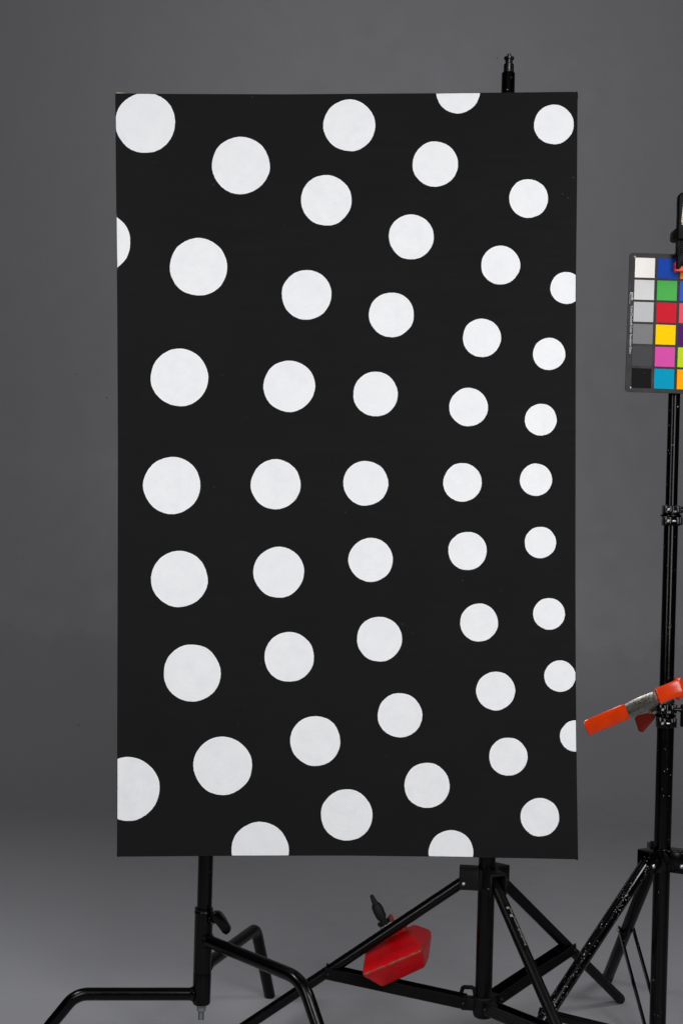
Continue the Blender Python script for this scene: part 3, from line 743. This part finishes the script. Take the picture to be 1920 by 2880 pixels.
PC = [['f3efea', 'd2d2d1', 'b9babb', '7b7b7c', '464648', '151515'],
      ['1c46a6', '4dab50', 'c81f30', 'f8ca00', 'cf4fa2', '0094b6'],
      ['ee7f22', '3557bb', 'db5564', '4d1f5e', 'b6d024', 'f4a412'],
      ['735244', 'c29682', '627a9d', '576c43', '8580b1', '67bdaa']]
for ci, colr in enumerate(PC):
    for ri, h in enumerate(colr):
        x0 = 16.7+ci*63.85; y0 = 13.5+ri*62.1; s_ = 55.6
        mb = MB(); mb.slab([cp(x0, y0, .0004), cp(x0+s_, y0, .0004), cp(x0+s_, y0+s_, .0004), cp(x0, y0+s_, .0004)], .0006)
        pa = mb.build('color_patch', patch_mat(h), ch)
def cross(x, y, r=3.2, w2=.45):
    MB().slab([cp(x+a_, y+b_, .0003) for a_, b_ in [(-r, -w2), (-w2, -w2), (-w2, -r), (w2, -r), (w2, -w2), (r, -w2), (r, w2), (w2, w2), (w2, r), (-w2, r), (-w2, w2), (-r, w2)]], .0004).build('register_mark', M_PRINT, ch)
cross(15.5, 11.0); cross(15.7, 379.0)
def ctext(s, x, y, size, width):
    text_mesh('printed_text', s, size*CS, M_PRINT, ch, cp(x, y, .0), EY, EX, width=width*CS, lift=.0003)
ctext('gmb', 8.2, 110.8, 11.5, 22.5)
ctext('gretagmacbeth', 4.6, 117.5, 2.6, 26)
ctext('ColorChecker\u00ae Color Rendition Chart', 8.3, 149.5, 8.6, 134)

# ------------------------------------------------------------------ black grip clamp that holds the chart
def q3(u, v, d): return P(1740+u/8.4, 520+v/8.4, d)
gc = thing('grip_clamp', 'black plastic grip clamp with coral red pad pinching the top of the chart', 'clamp', q3(1640, 1500, 2.925), 'clamps on the right-hand stand')
AX = 1650
def sym(lst): return lst+[(2*AX-u, v) for u, v in lst[::-1]]
body = [(1545, 150), (1512, 165), (1470, 182), (1440, 200), (1415, 225), (1400, 268), (1392, 400), (1390, 700), (1380, 990), (1372, 1290)]
mb = MB(); mb.slab([q3(u, v, 2.885) for u, v in sym(body[::-1])[:]], .018); mb.build('handle', M_PLAS, gc, bevel=.0035, seg=3)
mb = MB(); mb.slab([q3(u, v, 2.935) for u, v in sym([(u+10, v+60) for u, v in body][::-1])], .018); mb.build('handle', M_PLAS, gc, bevel=.0035, seg=3)
mb = MB(); mb.slab([q3(u, v, 2.895) for u, v in [(1382, 990), (1340, 1022), (1316, 1065), (1309, 1120), (1305, 1225), (1322, 1262), (1368, 1284), (1930, 1284), (1960, 1225), (1960, 1065), (1918, 990)]], .045); mb.build('pivot_housing', M_PLAS, gc, bevel=.003, seg=2)
mb = MB(); mb.slab([q3(u, v, 2.890) for u, v in [(1378, 1280), (1362, 1420), (1350, 1600), (1372, 1640), (1372, 1700), (1358, 1968), (1450, 1968), (1472, 1890), (1660, 1880), (1830, 1890), (1850, 1968), (1940, 1968), (1925, 1600), (1920, 1280)]], .014)
mb.build('front_jaw', M_PLAS, gc, bevel=.002)
mb = MB()
for k in range(7): mb.slab([q3(u, v, 2.8888) for u, v in [(1430, 1310+k*46), (1860, 1300+k*46), (1860, 1318+k*46), (1430, 1328+k*46)]], .003)
mb.build('grip_rib', M_PLAS, gc, bevel=.0006, seg=1)
mb = MB(); mb.slab([q3(u, v, 2.928) for u, v in [(1365, 1284), (1350, 1600), (1360, 1900), (1940, 1900), (1935, 1284)]], .012); mb.build('rear_jaw', M_PLAS, gc, bevel=.002)
mb = MB(); mb.slab([q3(u, v, 2.898) for u, v in [(1308, 1618), (1360, 1612), (1360, 1690), (1312, 1682)]], .02); mb.build('stop_pin', M_PLAS, gc, bevel=.0008)
mb = MB(); mb.slab([q3(u, v, 2.9005) for u, v in [(1326, 1812), (1362, 1814), (1500, 1878), (1900, 1878), (1980, 1830), (1980, 2040), (1322, 2033)]], .018); mb.build('jaw_pad', M_PADRED, gc, bevel=.001)
MB().slab([q3(u, v, 2.8840) for u, v in [(1518, 390), (1780, 390), (1835, 860), (1822, 905), (1480, 918), (1464, 868)]], .0012).build('label', M_LABEL, gc)
MB().slab([q3(u, v, 2.8840) for u, v in [(1476, 928), (1822, 926), (1820, 941), (1480, 943)]], .0012).build('label', M_LABEL, gc)
lo = [(1488+i*11, v, 7, 26) for v in (760, 810) for i in range(0, 26, 2)]+[(1486+i*11, 868, 8, 36) for i in range(0, 26, 2)]
mb = MB()
for (u, v, w_, h_) in lo: mb.slab([q3(a_, b_, 2.8836) for a_, b_ in [(u, v), (u+w_, v), (u+w_, v+h_), (u, v+h_)]], .0004)
mb.build('label_print', M_INK, gc)
# stud joining the clamp to the stand's spigot
mb = MB(); zz = rv(738); zc2 = q3(1650, 1200, 2.94).z
mb.lathe((RX-.0006, RY, 0), (0, 0, 1), [(zz-.002, .006), (zc2, .006)], 16).build('mounting_stud', M_DSTEEL, gc)
mb = MB(); mb.box((RX+.008, RY-.008, zc2), (.036, .03, .014)); mb.build('mounting_block', M_PLAS, gc, bevel=.002)
